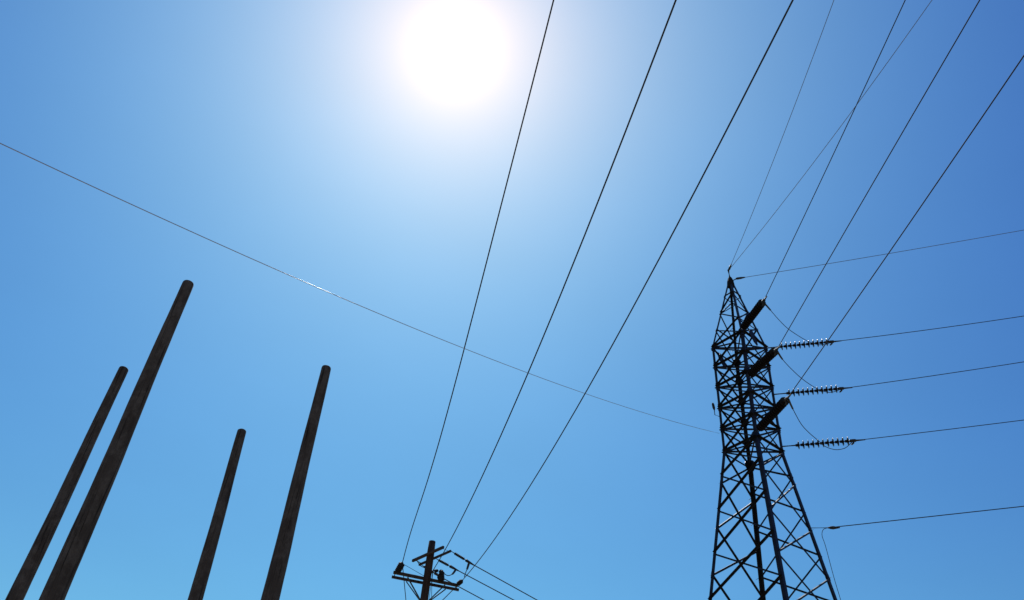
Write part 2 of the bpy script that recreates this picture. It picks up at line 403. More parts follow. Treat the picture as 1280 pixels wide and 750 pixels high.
for i, (a, b) in enumerate(ARMS):
    a, b = V(a), V(b)
    mesh_obj('crossarm', box(a, b, *((0.08, 0.095), (0.07, 0.085), (0.075, 0.09), (0.06, 0.075))[i]), arm_wood, upole)
lowA, lowB = [(V(a), V(b)) for a, b in ARMS[:2]]
for (a, b) in (lowA, lowB):
    for t in (0.22, 0.80):
        p = a.lerp(b, t); q = V((UPX, UPY, 12.85)); q += (p - q).normalized() * 0.10; q.z = 12.85
        mesh_obj('crossarm_brace', box(p - V((0, 0, 0.07)), q, 0.05, 0.035), hardware, upole)
for t in (0.03, 0.97):
    mesh_obj('spacer_bolt', tube([lowA[0].lerp(lowA[1], t), lowB[0].lerp(lowB[1], t)], 0.015, 6), hardware, upole)
bm = bmesh.new(); a, b = V(ARMS[2][0]), V(ARMS[3][0]); add_tube(bm, [a.lerp(V(ARMS[2][1]), .08), b.lerp(V(ARMS[3][1]), .08)], 0.018, 6); mesh_obj('spacer_bolt', bm, hardware, upole)
bm = bmesh.new(); a, b = V(ARMS[2][1]), V(ARMS[3][1]); add_tube(bm, [b.lerp(V(ARMS[3][0]), .04), a.lerp(V(ARMS[2][0]), .06)], 0.010, 6); mesh_obj('spacer_bolt', bm, hardware, upole)
for (b0, t0), rr in zip((((-2.999, 27.902, 13.67), (-2.834, 27.575, 13.89)), ((-1.498, 28.326, 13.67), (-1.535, 28.027, 13.935)), ((-1.005, 28.465, 13.67), (-0.825, 28.299, 13.784))), (0.11, 0.09, 0.08)):
    b0, t0 = V(b0), V(t0); d = t0 - b0; LL = d.length; prof = [(0.0, 0.05), (0.05, 0.05)]
    k = 5
    for i in range(k):
        s = 0.06 + (LL - 0.09) * i / k; hstep = (LL - 0.09) / k
        prof += [(s, 0.045), (s + hstep * 0.35, rr), (s + hstep * 0.55, rr), (s + hstep * 0.9, 0.05)]
    prof += [(LL - 0.02, 0.05), (LL + 0.01, 0.03)]
    bm = bmesh.new(); add_lathe(bm, b0, d, prof, 14); mesh_obj('post_insulator', bm, rubber, upole, True)
# switch bodies clamped beside the middle insulator
a = lowA[0].lerp(lowA[1], 0.72)
bm = bmesh.new(); add_lathe(bm, a + V((-0.02, -0.1, 0.02)), (0.1, -0.3, 1), ((0, 0.06), (0.06, 0.1), (0.16, 0.11), (0.2, 0.06), (0.27, 0.09), (0.33, 0.05)), 12); mesh_obj('cutout', bm, rubber, upole)
a = lowA[0].lerp(lowA[1], 0.60)
bm = bmesh.new(); add_lathe(bm, a + V((0.02, -0.1, 0.28)), (1, -0.1, 0.15), ((0, 0.02), (0.03, 0.05), (0.12, 0.05), (0.15, 0.02)), 10); mesh_obj('clevis_insulator', bm, rubber, upole)
cl = V((-1.784, 27.754, 13.846))
mesh_obj('clevis_bolt', tube([V((UPX + .1, UPY, cl.z)), cl], 0.02, 6), hardware, upole)
mesh_obj('ground_wire', tube([(UPX + 0.16, UPY - 0.06, z) for z in (0.1, 4, 8, 12, 13.9)], 0.008, 5), hardware, upole)

# ---------------------------------------------------------------- wires
WIRES = {
    'T0': ((8.129, 20.804, 20.813), (8.142, 20.438, 20.809), (8.154, 20.071, 20.806), (8.167, 19.704, 20.803), (8.18, 19.338, 20.8), (8.193, 18.971, 20.798), (8.206, 18.604, 20.796), (8.218, 18.238, 20.794), (8.231, 17.871, 20.793), (8.244, 17.505, 20.792), (8.257, 17.138, 20.792), (8.27, 16.771, 20.792), (8.282, 16.405, 20.792), (8.295, 16.038, 20.793), (8.308, 15.672, 20.794), (8.321, 15.305, 20.796), (8.334, 14.938, 20.798), (8.346, 14.572, 20.8), (8.359, 14.205, 20.803), (8.372, 13.838, 20.806), (8.385, 13.472, 20.809), (8.398, 13.105, 20.813), (8.41, 12.739, 20.817), (8.423, 12.372, 20.822), (8.436, 12.005, 20.827), (8.449, 11.639, 20.832), (8.462, 11.272, 20.838), (8.474, 10.906, 20.844), (8.487, 10.539, 20.851), (8.5, 10.172, 20.858), (8.814, 1.178, 21.026), (9.128, -7.817, 21.195), (9.442, -16.811, 21.363), (9.756, -25.806, 21.531), (10.07, -34.8, 21.7)),
    'T1': ((8.147, 20.424, 18.517), (8.161, 20.01, 18.496), (8.176, 19.597, 18.474), (8.19, 19.184, 18.453), (8.205, 18.771, 18.431), (8.219, 18.357, 18.409), (8.233, 17.944, 18.387), (8.248, 17.531, 18.365), (8.262, 17.117, 18.343), (8.277, 16.704, 18.32), (8.291, 16.291, 18.297), (8.306, 15.878, 18.274), (8.32, 15.464, 18.251), (8.334, 15.051, 18.228), (8.349, 14.638, 18.204), (8.363, 14.224, 18.18), (8.378, 13.811, 18.156), (8.392, 13.398, 18.132), (8.407, 12.985, 18.107), (8.421, 12.571, 18.083), (8.436, 12.158, 18.058), (8.45, 11.745, 18.033), (8.464, 11.332, 18.008), (8.479, 10.918, 17.982), (8.493, 10.505, 17.956), (8.508, 10.092, 17.93), (8.522, 9.678, 17.904), (8.537, 9.265, 17.878), (8.551, 8.852, 17.852), (8.565, 8.439, 17.825), (8.879, -0.556, 17.245), (9.194, -9.551, 16.664), (9.508, -18.545, 16.084), (9.822, -27.54, 15.504), (10.136, -36.534, 14.924)),
    'T2': ((8.155, 20.28, 16.618), (8.169, 19.863, 16.576), (8.184, 19.446, 16.535), (8.198, 19.029, 16.493), (8.213, 18.613, 16.452), (8.227, 18.196, 16.412), (8.242, 17.779, 16.371), (8.257, 17.362, 16.331), (8.271, 16.945, 16.292), (8.286, 16.528, 16.253), (8.3, 16.112, 16.214), (8.315, 15.695, 16.175), (8.329, 15.278, 16.137), (8.344, 14.861, 16.099), (8.358, 14.444, 16.061), (8.373, 14.027, 16.024), (8.388, 13.611, 15.987), (8.402, 13.194, 15.951), (8.417, 12.777, 15.914), (8.431, 12.36, 15.878), (8.446, 11.943, 15.843), (8.46, 11.526, 15.808), (8.475, 11.109, 15.773), (8.489, 10.693, 15.738), (8.504, 10.276, 15.704), (8.519, 9.859, 15.67), (8.533, 9.442, 15.636), (8.548, 9.025, 15.603), (8.562, 8.608, 15.57), (8.577, 8.192, 15.538), (8.891, -0.803, 14.834), (9.205, -9.797, 14.131), (9.519, -18.792, 13.428), (9.833, -27.786, 12.724), (10.147, -36.781, 12.021)),
    'R0': ((11.341, 23.312, 21.453), (11.552, 23.26, 21.468), (11.764, 23.207, 21.485), (11.975, 23.154, 21.501), (12.186, 23.102, 21.518), (12.397, 23.049, 21.535), (12.609, 22.996, 21.552), (12.82, 22.944, 21.57), (13.031, 22.891, 21.588), (13.243, 22.838, 21.607), (13.454, 22.786, 21.626), (13.665, 22.733, 21.645), (13.876, 22.68, 21.665), (14.088, 22.628, 21.685), (14.299, 22.575, 21.705), (14.51, 22.522, 21.726), (14.721, 22.469, 21.747), (14.933, 22.417, 21.768), (15.144, 22.364, 21.79), (15.355, 22.311, 21.812), (15.567, 22.259, 21.834), (15.778, 22.206, 21.857), (15.989, 22.153, 21.88), (16.2, 22.101, 21.903), (16.412, 22.048, 21.927), (16.623, 21.995, 21.951), (16.834, 21.943, 21.976), (17.046, 21.89, 22.001), (17.257, 21.837, 22.026), (17.468, 21.785, 22.051), (26.201, 19.607, 23.097), (34.933, 17.43, 24.143), (43.666, 15.253, 25.189), (52.399, 13.075, 26.236), (61.131, 10.898, 27.282)),
    'R1': ((11.341, 23.31, 19.447), (11.533, 23.262, 19.468), (11.725, 23.214, 19.489), (11.918, 23.166, 19.51), (12.11, 23.118, 19.531), (12.302, 23.07, 19.553), (12.495, 23.022, 19.574), (12.687, 22.974, 19.596), (12.879, 22.926, 19.618), (13.071, 22.878, 19.64), (13.264, 22.83, 19.663), (13.456, 22.782, 19.685), (13.648, 22.735, 19.708), (13.84, 22.687, 19.731), (14.033, 22.639, 19.754), (14.225, 22.591, 19.778), (14.417, 22.543, 19.801), (14.609, 22.495, 19.825), (14.802, 22.447, 19.849), (14.994, 22.399, 19.873), (15.186, 22.351, 19.897), (15.379, 22.303, 19.921), (15.571, 22.255, 19.946), (15.763, 22.207, 19.971), (15.955, 22.159, 19.996), (16.148, 22.111, 20.021), (16.34, 22.063, 20.046), (16.532, 22.015, 20.072), (16.724, 21.968, 20.098), (16.917, 21.92, 20.124), (25.649, 19.742, 21.296), (34.382, 17.565, 22.467), (43.115, 15.388, 23.639), (51.847, 13.21, 24.811), (60.58, 11.033, 25.983)),
    'R2': ((11.356, 23.305, 17.401), (11.526, 23.263, 17.417), (11.696, 23.22, 17.433), (11.865, 23.178, 17.449), (12.035, 23.136, 17.465), (12.205, 23.093, 17.481), (12.374, 23.051, 17.497), (12.544, 23.009, 17.513), (12.714, 22.966, 17.53), (12.884, 22.924, 17.546), (13.053, 22.882, 17.563), (13.223, 22.839, 17.579), (13.393, 22.797, 17.596), (13.562, 22.755, 17.612), (13.732, 22.712, 17.629), (13.902, 22.67, 17.646), (14.071, 22.628, 17.662), (14.241, 22.586, 17.679), (14.411, 22.543, 17.696), (14.58, 22.501, 17.713), (14.75, 22.459, 17.73), (14.92, 22.416, 17.747), (15.09, 22.374, 17.764), (15.259, 22.332, 17.782), (15.429, 22.289, 17.799), (15.599, 22.247, 17.816), (15.768, 22.205, 17.834), (15.938, 22.162, 17.851), (16.108, 22.12, 17.869), (16.277, 22.078, 17.886), (25.01, 19.901, 18.789), (33.743, 17.723, 19.692), (42.475, 15.546, 20.594), (51.208, 13.369, 21.497), (59.941, 11.191, 22.4)),
    'G1': ((8.196, 24.007, 25.174), (8.196, 23.603, 25.129), (8.196, 23.199, 25.087), (8.196, 22.795, 25.045), (8.196, 22.391, 25.006), (8.196, 21.987, 24.967), (8.196, 21.583, 24.931), (8.196, 21.179, 24.896), (8.196, 20.775, 24.862), (8.196, 20.372, 24.83), (8.196, 19.968, 24.8), (8.196, 19.564, 24.771), (8.196, 19.16, 24.744), (8.196, 18.756, 24.718), (8.196, 18.352, 24.694), (8.196, 17.948, 24.672), (8.196, 17.544, 24.651), (8.196, 17.14, 24.631), (8.196, 16.736, 24.613), (8.196, 16.332, 24.597), (8.196, 15.928, 24.582), (8.196, 15.524, 24.569), (8.196, 15.12, 24.558), (8.196, 14.716, 24.548), (8.196, 14.312, 24.539), (8.196, 13.908, 24.532), (8.196, 13.504, 24.527), (8.196, 13.1, 24.523), (8.196, 12.696, 24.521), (8.196, 12.292, 24.52), (8.196, 3.292, 24.502), (8.196, -5.708, 24.483), (8.196, -14.708, 24.465), (8.196, -23.708, 24.446), (8.196, -32.708, 24.428)),
    'G2': ((8.202, 23.973, 25.168), (8.29, 23.558, 25.114), (8.378, 23.144, 25.062), (8.466, 22.73, 25.012), (8.554, 22.315, 24.963), (8.642, 21.901, 24.917), (8.731, 21.486, 24.872), (8.819, 21.072, 24.83), (8.907, 20.658, 24.789), (8.995, 20.243, 24.75), (9.083, 19.829, 24.713), (9.171, 19.414, 24.677), (9.259, 19.0, 24.644), (9.347, 18.586, 24.612), (9.435, 18.171, 24.583), (9.523, 17.757, 24.555), (9.611, 17.343, 24.529), (9.699, 16.928, 24.505), (9.788, 16.514, 24.483), (9.876, 16.099, 24.462), (9.964, 15.685, 24.444), (10.052, 15.271, 24.427), (10.14, 14.856, 24.412), (10.228, 14.442, 24.399), (10.316, 14.027, 24.388), (10.404, 13.613, 24.379), (10.492, 13.199, 24.372), (10.58, 12.784, 24.367), (10.668, 12.37, 24.363), (10.756, 11.956, 24.361), (12.628, 3.152, 24.322), (14.499, -5.651, 24.283), (16.37, -14.454, 24.244), (18.241, -23.258, 24.204), (20.112, -32.061, 24.165)),
    'G3': ((8.394, 23.951, 24.687), (8.745, 23.863, 24.729), (9.095, 23.776, 24.771), (9.446, 23.688, 24.813), (9.796, 23.601, 24.856), (10.147, 23.514, 24.899), (10.498, 23.426, 24.943), (10.848, 23.339, 24.986), (11.199, 23.251, 25.03), (11.549, 23.164, 25.075), (11.9, 23.077, 25.12), (12.251, 22.989, 25.165), (12.601, 22.902, 25.21), (12.952, 22.814, 25.256), (13.302, 22.727, 25.302), (13.653, 22.639, 25.348), (14.004, 22.552, 25.395), (14.354, 22.465, 25.442), (14.705, 22.377, 25.489), (15.055, 22.29, 25.537), (15.406, 22.202, 25.585), (15.757, 22.115, 25.633), (16.107, 22.028, 25.682), (16.458, 21.94, 25.731), (16.808, 21.853, 25.78), (17.159, 21.765, 25.829), (17.51, 21.678, 25.879), (17.86, 21.59, 25.93), (18.211, 21.503, 25.98), (18.561, 21.416, 26.031), (27.294, 19.238, 27.298), (36.027, 17.061, 28.566), (44.759, 14.884, 29.833), (53.492, 12.706, 31.1), (62.225, 10.529, 32.367)),
    'R4': ((10.056, 23.672, 14.428), (10.242, 23.626, 14.446), (10.429, 23.579, 14.464), (10.615, 23.533, 14.482), (10.802, 23.487, 14.5), (10.988, 23.44, 14.518), (11.174, 23.394, 14.536), (11.361, 23.347, 14.555), (11.547, 23.301, 14.573), (11.733, 23.254, 14.591), (11.92, 23.208, 14.609), (12.106, 23.161, 14.627), (12.292, 23.115, 14.646), (12.479, 23.068, 14.664), (12.665, 23.022, 14.682), (12.851, 22.976, 14.7), (13.038, 22.929, 14.718), (13.224, 22.883, 14.737), (13.41, 22.836, 14.755), (13.597, 22.79, 14.773), (13.783, 22.743, 14.791), (13.969, 22.697, 14.81), (14.156, 22.65, 14.828), (14.342, 22.604, 14.846), (14.528, 22.557, 14.864), (14.715, 22.511, 14.883), (14.901, 22.464, 14.901), (15.087, 22.418, 14.919), (15.274, 22.372, 14.937), (15.46, 22.325, 14.956), (24.193, 20.148, 15.813), (32.925, 17.97, 16.669), (41.658, 15.793, 17.526), (50.391, 13.616, 18.383), (59.123, 11.439, 19.24)),
    'L': ((7.158, 24.036, 17.697), (6.679, 23.466, 17.371), (6.201, 22.896, 17.049), (5.722, 22.325, 16.732), (5.244, 21.755, 16.419), (4.765, 21.184, 16.111), (4.286, 20.614, 15.808), (3.808, 20.044, 15.509), (3.329, 19.473, 15.214), (2.851, 18.903, 14.924), (2.372, 18.333, 14.639), (1.893, 17.762, 14.358), (1.415, 17.192, 14.081), (0.936, 16.622, 13.809), (0.458, 16.051, 13.542), (-0.021, 15.481, 13.279), (-0.499, 14.911, 13.02), (-0.978, 14.34, 12.767), (-1.457, 13.77, 12.517), (-1.935, 13.2, 12.272), (-2.414, 12.629, 12.032), (-2.892, 12.059, 11.796), (-3.371, 11.488, 11.565), (-3.85, 10.918, 11.338), (-4.328, 10.348, 11.115), (-4.807, 9.777, 10.897), (-5.285, 9.207, 10.684), (-5.764, 8.637, 10.475), (-6.242, 8.066, 10.271), (-6.721, 7.496, 10.071), (-9.935, 3.666, 8.734), (-13.149, -0.164, 7.397), (-16.363, -3.995, 6.06), (-19.577, -7.825, 4.723), (-22.791, -11.655, 3.386)),
    'W0': ((-2.834, 27.575, 13.89), (-2.727, 26.901, 14.006), (-2.621, 26.227, 14.048), (-2.514, 25.553, 14.036), (-2.407, 24.879, 13.988), (-2.3, 24.205, 13.919), (-2.194, 23.531, 13.841), (-2.087, 22.857, 13.764), (-1.98, 22.183, 13.697), (-1.873, 21.509, 13.646), (-1.767, 20.835, 13.614), (-1.66, 20.161, 13.604), (-1.553, 19.487, 13.617), (-1.446, 18.813, 13.654), (-1.34, 18.139, 13.713), (-1.233, 17.465, 13.793), (-1.126, 16.791, 13.89), (-1.019, 16.117, 14.003), (-0.913, 15.442, 14.127), (-0.806, 14.768, 14.26), (-0.699, 14.094, 14.399), (-0.592, 13.42, 14.54), (-0.486, 12.746, 14.682), (-0.379, 12.072, 14.823), (-0.272, 11.398, 14.963), (-0.165, 10.724, 15.101), (-0.058, 10.05, 15.241), (0.048, 9.376, 15.384), (0.155, 8.702, 15.537), (0.262, 8.028, 15.706), (1.513, 0.126, 17.717), (2.765, -7.775, 19.728), (4.016, -15.677, 21.738), (5.268, -23.578, 23.749), (6.519, -31.48, 25.76)),
    'W1': ((-1.784, 27.754, 13.863), (-1.655, 27.02, 13.729), (-1.525, 26.287, 13.604), (-1.396, 25.553, 13.487), (-1.267, 24.82, 13.378), (-1.137, 24.086, 13.277), (-1.008, 23.353, 13.184), (-0.879, 22.619, 13.099), (-0.749, 21.886, 13.022), (-0.62, 21.152, 12.954), (-0.491, 20.419, 12.893), (-0.361, 19.685, 12.841), (-0.232, 18.952, 12.797), (-0.103, 18.218, 12.761), (0.027, 17.485, 12.733), (0.156, 16.751, 12.713), (0.285, 16.018, 12.701), (0.415, 15.284, 12.697), (0.544, 14.551, 12.701), (0.673, 13.817, 12.714), (0.803, 13.084, 12.734), (0.932, 12.35, 12.763), (1.061, 11.617, 12.8), (1.191, 10.883, 12.844), (1.32, 10.15, 12.897), (1.449, 9.416, 12.958), (1.579, 8.682, 13.028), (1.708, 7.949, 13.105), (1.837, 7.215, 13.19), (1.967, 6.482, 13.284), (3.356, -1.397, 14.301), (4.745, -9.275, 15.319), (6.134, -17.153, 16.337), (7.524, -25.032, 17.355), (8.913, -32.91, 18.373)),
    'W2': ((-0.825, 28.299, 13.79), (-0.687, 27.515, 13.621), (-0.549, 26.732, 13.459), (-0.411, 25.948, 13.304), (-0.273, 25.164, 13.157), (-0.134, 24.381, 13.018), (0.004, 23.597, 12.886), (0.142, 22.814, 12.761), (0.28, 22.03, 12.644), (0.418, 21.246, 12.534), (0.556, 20.463, 12.432), (0.695, 19.679, 12.337), (0.833, 18.896, 12.25), (0.971, 18.112, 12.17), (1.109, 17.329, 12.097), (1.247, 16.545, 12.032), (1.385, 15.761, 11.975), (1.524, 14.978, 11.925), (1.662, 14.194, 11.882), (1.8, 13.411, 11.847), (1.938, 12.627, 11.819), (2.076, 11.843, 11.798), (2.214, 11.06, 11.785), (2.353, 10.276, 11.78), (2.491, 9.493, 11.782), (2.629, 8.709, 11.791), (2.767, 7.926, 11.808), (2.905, 7.142, 11.832), (3.043, 6.358, 11.864), (3.182, 5.575, 11.903), (4.571, -2.304, 12.311), (5.96, -10.182, 12.719), (7.349, -18.061, 13.127), (8.738, -25.939, 13.534), (10.127, -33.818, 13.942)),
    'W0b': ((-2.834, 27.607, 13.88), (-2.836, 27.731, 13.888), (-2.837, 27.854, 13.895), (-2.838, 27.977, 13.902), (-2.839, 28.101, 13.91), (-2.84, 28.224, 13.917), (-2.841, 28.347, 13.925), (-2.842, 28.471, 13.932), (-2.843, 28.594, 13.939), (-2.844, 28.717, 13.947), (-2.845, 28.841, 13.954), (-2.846, 28.964, 13.962), (-2.847, 29.087, 13.969), (-2.848, 29.211, 13.977), (-2.85, 29.334, 13.984), (-2.851, 29.457, 13.991), (-2.852, 29.581, 13.999), (-2.853, 29.704, 14.006), (-2.854, 29.827, 14.014), (-2.855, 29.951, 14.021), (-2.856, 30.074, 14.029), (-2.857, 30.197, 14.036), (-2.858, 30.321, 14.043), (-2.859, 30.444, 14.051), (-2.86, 30.567, 14.058), (-2.861, 30.69, 14.066), (-2.862, 30.814, 14.073), (-2.864, 30.937, 14.081), (-2.865, 31.06, 14.088), (-2.866, 31.184, 14.095), (-2.909, 36.184, 14.396), (-2.953, 41.183, 14.697), (-2.997, 46.183, 14.998), (-3.04, 51.183, 15.299), (-3.084, 56.183, 15.6)),
    'W2b': ((-0.838, 28.33, 13.783), (-0.86, 28.385, 13.781), (-0.883, 28.44, 13.779), (-0.905, 28.495, 13.777), (-0.927, 28.55, 13.774), (-0.949, 28.605, 13.772), (-0.971, 28.66, 13.77), (-0.993, 28.715, 13.767), (-1.016, 28.77, 13.765), (-1.038, 28.825, 13.763), (-1.06, 28.88, 13.76), (-1.082, 28.934, 13.758), (-1.104, 28.989, 13.756), (-1.127, 29.044, 13.753), (-1.149, 29.099, 13.751), (-1.171, 29.154, 13.749), (-1.193, 29.209, 13.746), (-1.215, 29.264, 13.744), (-1.237, 29.319, 13.742), (-1.26, 29.374, 13.739), (-1.282, 29.429, 13.737), (-1.304, 29.483, 13.735), (-1.326, 29.538, 13.732), (-1.348, 29.593, 13.73), (-1.371, 29.648, 13.728), (-1.393, 29.703, 13.725), (-1.415, 29.758, 13.723), (-1.437, 29.813, 13.721), (-1.459, 29.868, 13.719), (-1.481, 29.923, 13.716), (-3.355, 34.559, 13.52), (-5.228, 39.195, 13.325), (-7.101, 43.831, 13.129), (-8.974, 48.466, 12.933), (-10.847, 53.102, 12.737)),
    'D0': ((-1.257, 27.718, 14.452), (-1.15, 27.808, 14.443), (-1.043, 27.898, 14.433), (-0.935, 27.988, 14.423), (-0.828, 28.078, 14.413), (-0.721, 28.168, 14.403), (-0.614, 28.258, 14.394), (-0.507, 28.348, 14.384), (-0.4, 28.438, 14.374), (-0.293, 28.527, 14.364), (-0.185, 28.617, 14.354), (-0.078, 28.707, 14.345), (0.029, 28.797, 14.335), (0.136, 28.887, 14.325), (0.243, 28.977, 14.315), (0.35, 29.067, 14.306), (0.457, 29.157, 14.296), (0.565, 29.247, 14.286), (0.672, 29.337, 14.276), (0.779, 29.426, 14.266), (0.886, 29.516, 14.257), (0.993, 29.606, 14.247), (1.1, 29.696, 14.237), (1.207, 29.786, 14.227), (1.314, 29.876, 14.217), (1.422, 29.966, 14.208), (1.529, 30.056, 14.198), (1.636, 30.146, 14.188), (1.743, 30.236, 14.178), (1.85, 30.325, 14.169), (6.446, 34.182, 13.749), (11.043, 38.039, 13.329), (15.639, 41.896, 12.909), (20.235, 45.752, 12.489), (24.832, 49.609, 12.07)),
    'D1': ((-1.723, 28.436, 14.484), (-1.628, 28.516, 14.477), (-1.533, 28.596, 14.469), (-1.437, 28.676, 14.462), (-1.342, 28.756, 14.454), (-1.247, 28.836, 14.447), (-1.151, 28.916, 14.44), (-1.056, 28.996, 14.432), (-0.961, 29.076, 14.425), (-0.865, 29.156, 14.418), (-0.77, 29.236, 14.41), (-0.675, 29.316, 14.403), (-0.579, 29.396, 14.395), (-0.484, 29.476, 14.388), (-0.389, 29.556, 14.381), (-0.294, 29.636, 14.373), (-0.198, 29.716, 14.366), (-0.103, 29.796, 14.358), (-0.008, 29.876, 14.351), (0.088, 29.956, 14.344), (0.183, 30.036, 14.336), (0.278, 30.116, 14.329), (0.374, 30.196, 14.321), (0.469, 30.276, 14.314), (0.564, 30.356, 14.307), (0.66, 30.436, 14.299), (0.755, 30.516, 14.292), (0.85, 30.596, 14.285), (0.946, 30.676, 14.277), (1.041, 30.756, 14.27), (5.637, 34.612, 13.913), (10.233, 38.469, 13.557), (14.83, 42.326, 13.201), (19.426, 46.183, 12.844), (24.022, 50.039, 12.488)),
    'D2': ((-2.306, 29.056, 14.47), (-2.229, 29.122, 14.462), (-2.151, 29.187, 14.455), (-2.073, 29.252, 14.448), (-1.996, 29.317, 14.44), (-1.918, 29.382, 14.433), (-1.841, 29.447, 14.426), (-1.763, 29.512, 14.418), (-1.685, 29.577, 14.411), (-1.608, 29.643, 14.404), (-1.53, 29.708, 14.396), (-1.452, 29.773, 14.389), (-1.375, 29.838, 14.382), (-1.297, 29.903, 14.374), (-1.22, 29.968, 14.367), (-1.142, 30.033, 14.36), (-1.064, 30.098, 14.352), (-0.987, 30.164, 14.345), (-0.909, 30.229, 14.338), (-0.832, 30.294, 14.33), (-0.754, 30.359, 14.323), (-0.676, 30.424, 14.316), (-0.599, 30.489, 14.308), (-0.521, 30.554, 14.301), (-0.444, 30.619, 14.294), (-0.366, 30.685, 14.286), (-0.288, 30.75, 14.279), (-0.211, 30.815, 14.272), (-0.133, 30.88, 14.264), (-0.055, 30.945, 14.257), (4.541, 34.802, 13.823), (9.137, 38.658, 13.389), (13.733, 42.515, 12.955), (18.33, 46.372, 12.521), (22.926, 50.229, 12.088)),
}
JUMPS = {
    'J0': ((8.15, 20.869, 20.739), (8.44, 21.197, 20.763), (8.796, 21.602, 20.785), (9.264, 22.088, 20.827), (9.792, 22.539, 20.912), (10.278, 22.909, 21.011), (10.755, 23.201, 21.155), (11.185, 23.368, 21.389)),
    'J1': ((8.147, 20.476, 18.458), (8.433, 20.892, 18.503), (8.86, 21.414, 18.587), (9.374, 21.987, 18.694), (9.901, 22.505, 18.822), (10.339, 22.884, 18.948), (10.789, 23.19, 19.133), (11.16, 23.365, 19.385)),
    'J2': ((8.171, 20.313, 16.581), (8.428, 20.749, 16.571), (8.892, 21.463, 16.561), (9.299, 21.944, 16.588), (9.711, 22.37, 16.635), (10.007, 22.681, 16.662), (10.464, 23.014, 16.79), (10.852, 23.208, 16.99), (11.064, 23.279, 17.176), (11.247, 23.333, 17.369)),
    'drop': ((10.08, 23.671, 14.429), (9.936, 23.742, 14.396), (9.925, 23.899, 14.272), (10.084, 24.165, 14.066), (10.481, 24.922, 13.476), (10.808, 25.504, 13.021), (11.163, 26.152, 12.512)),
    'Ja': ((-0.667, 28.153, 14.327), (-0.703, 28.182, 14.152), (-0.743, 28.202, 14.016), (-0.773, 28.225, 13.869)),
    'Jb': ((-1.102, 28.556, 14.245), (-1.191, 28.485, 14.057), (-1.328, 28.377, 13.94), (-1.448, 28.206, 13.924), (-1.535, 28.027, 13.935)),
    'Jc': ((-2.832, 27.593, 13.871), (-2.531, 28.032, 13.907), (-2.144, 28.592, 13.945)),
    'lead': ((-1.784, 27.754, 13.846), (-1.811, 27.91, 13.732), (-1.82, 28.124, 13.575), (-1.791, 28.67, 13.175), (-1.735, 29.629, 12.467)),
    'Jd': ((-2.472, 28.683, 14.53), (-2.352, 28.671, 14.362), (-2.215, 28.628, 14.269), (-2.072, 28.546, 14.231)),
}
def wire(key, name, r, m, label, group):
    o = mesh_obj(name, tube(WIRES[key], r, 12 if m is shiny else 8), m, None, True); return tag(o, label, 'cable', group)
def jumper(key, name, r, m, label, group, sleeve=0):
    P = [V(p) for p in JUMPS[key]]
    # smooth the few support points with a Catmull-Rom curve
    Q = [P[0]] + P + [P[-1]]; out = []
    for i in range(1, len(Q) - 2):
        p0, p1, p2, p3 = Q[i-1:i+3]
        for s in range(8):
            t = s / 8; out.append(0.5 * ((2*p1) + (p2-p0)*t + (2*p0-5*p1+4*p2-p3)*t*t + (3*p1-p0-3*p2+p3)*t**3))
    out.append(P[-1])
    if sleeve:
        t = thing(name, label, 'cable', P[0], group)
        mesh_obj('strand', tube(out, r, 7), m, t, True)
        mesh_obj('sleeve', tube(out[:sleeve], r * 3.0, 8, r * 2.4), hardware, t)
        return t
    o = mesh_obj(name, tube(out, r, 7), m, None, True); return tag(o, label, 'cable', group)
g1 = 'conductors passing overhead from the tower'
for k, s in zip(('T0', 'T1', 'T2'), ('highest', 'middle', 'lowest')):
    wire(k, 'power_line', 0.0125, alu, 'overhead conductor tied to the %s of the forward reaching tower insulators' % s, g1)
g2 = 'conductors leading sideways from the tower'
for k, s in zip(('R0', 'R1', 'R2'), ('highest', 'middle', 'lowest')):
    wire(k, 'power_line', 0.012, alu, 'conductor leading sideways from the %s of the sideways jutting tower insulators' % s, g2)
g3 = 'thin earth wires at the tower peak'
wire('G1', 'earth_wire', 0.0088, earth, 'thin steep earth wire rising from the tower peak, left one of the pair', g3)
wire('G2', 'earth_wire', 0.0088, earth, 'thin slanting earth wire from the tower peak that crosses a thicker conductor', g3)
wire('G3', 'earth_wire', 0.0095, earth, 'thin nearly level earth wire running sideways from the tower peak', g3)
wire('L', 'guy_wire', 0.0065, shiny, 'single long thin bright wire crossing the sky to the tower side', None)
wire('R4', 'fibre_cable', 0.014, alu, 'lowest sideways cable, tied below the insulators to the tower leg', None)
g4 = 'distribution wires over the wooden utility pole'
wire('W0', 'distribution_wire', 0.0138, alu, 'overhead wire passing nearest the sun, from the end post insulator of the utility pole', g4)
wire('W1', 'distribution_wire', 0.0138, alu, 'middle of the three wires rising from the wooden utility pole', g4)
wire('W2', 'distribution_wire', 0.0125, alu, 'wire rising from the crossarm end of the utility pole, nearest the steel tower', g4)
g5 = 'wires continuing beyond the utility pole'
wire('W0b', 'distribution_wire', 0.014, alu, 'short visible wire dropping below the end post insulator of the utility pole', g5)
wire('W2b', 'distribution_wire', 0.014, alu, 'short wire slanting under the crossarm tip on the tower side', g5)
g6 = 'dead ended wires leaving the utility pole'
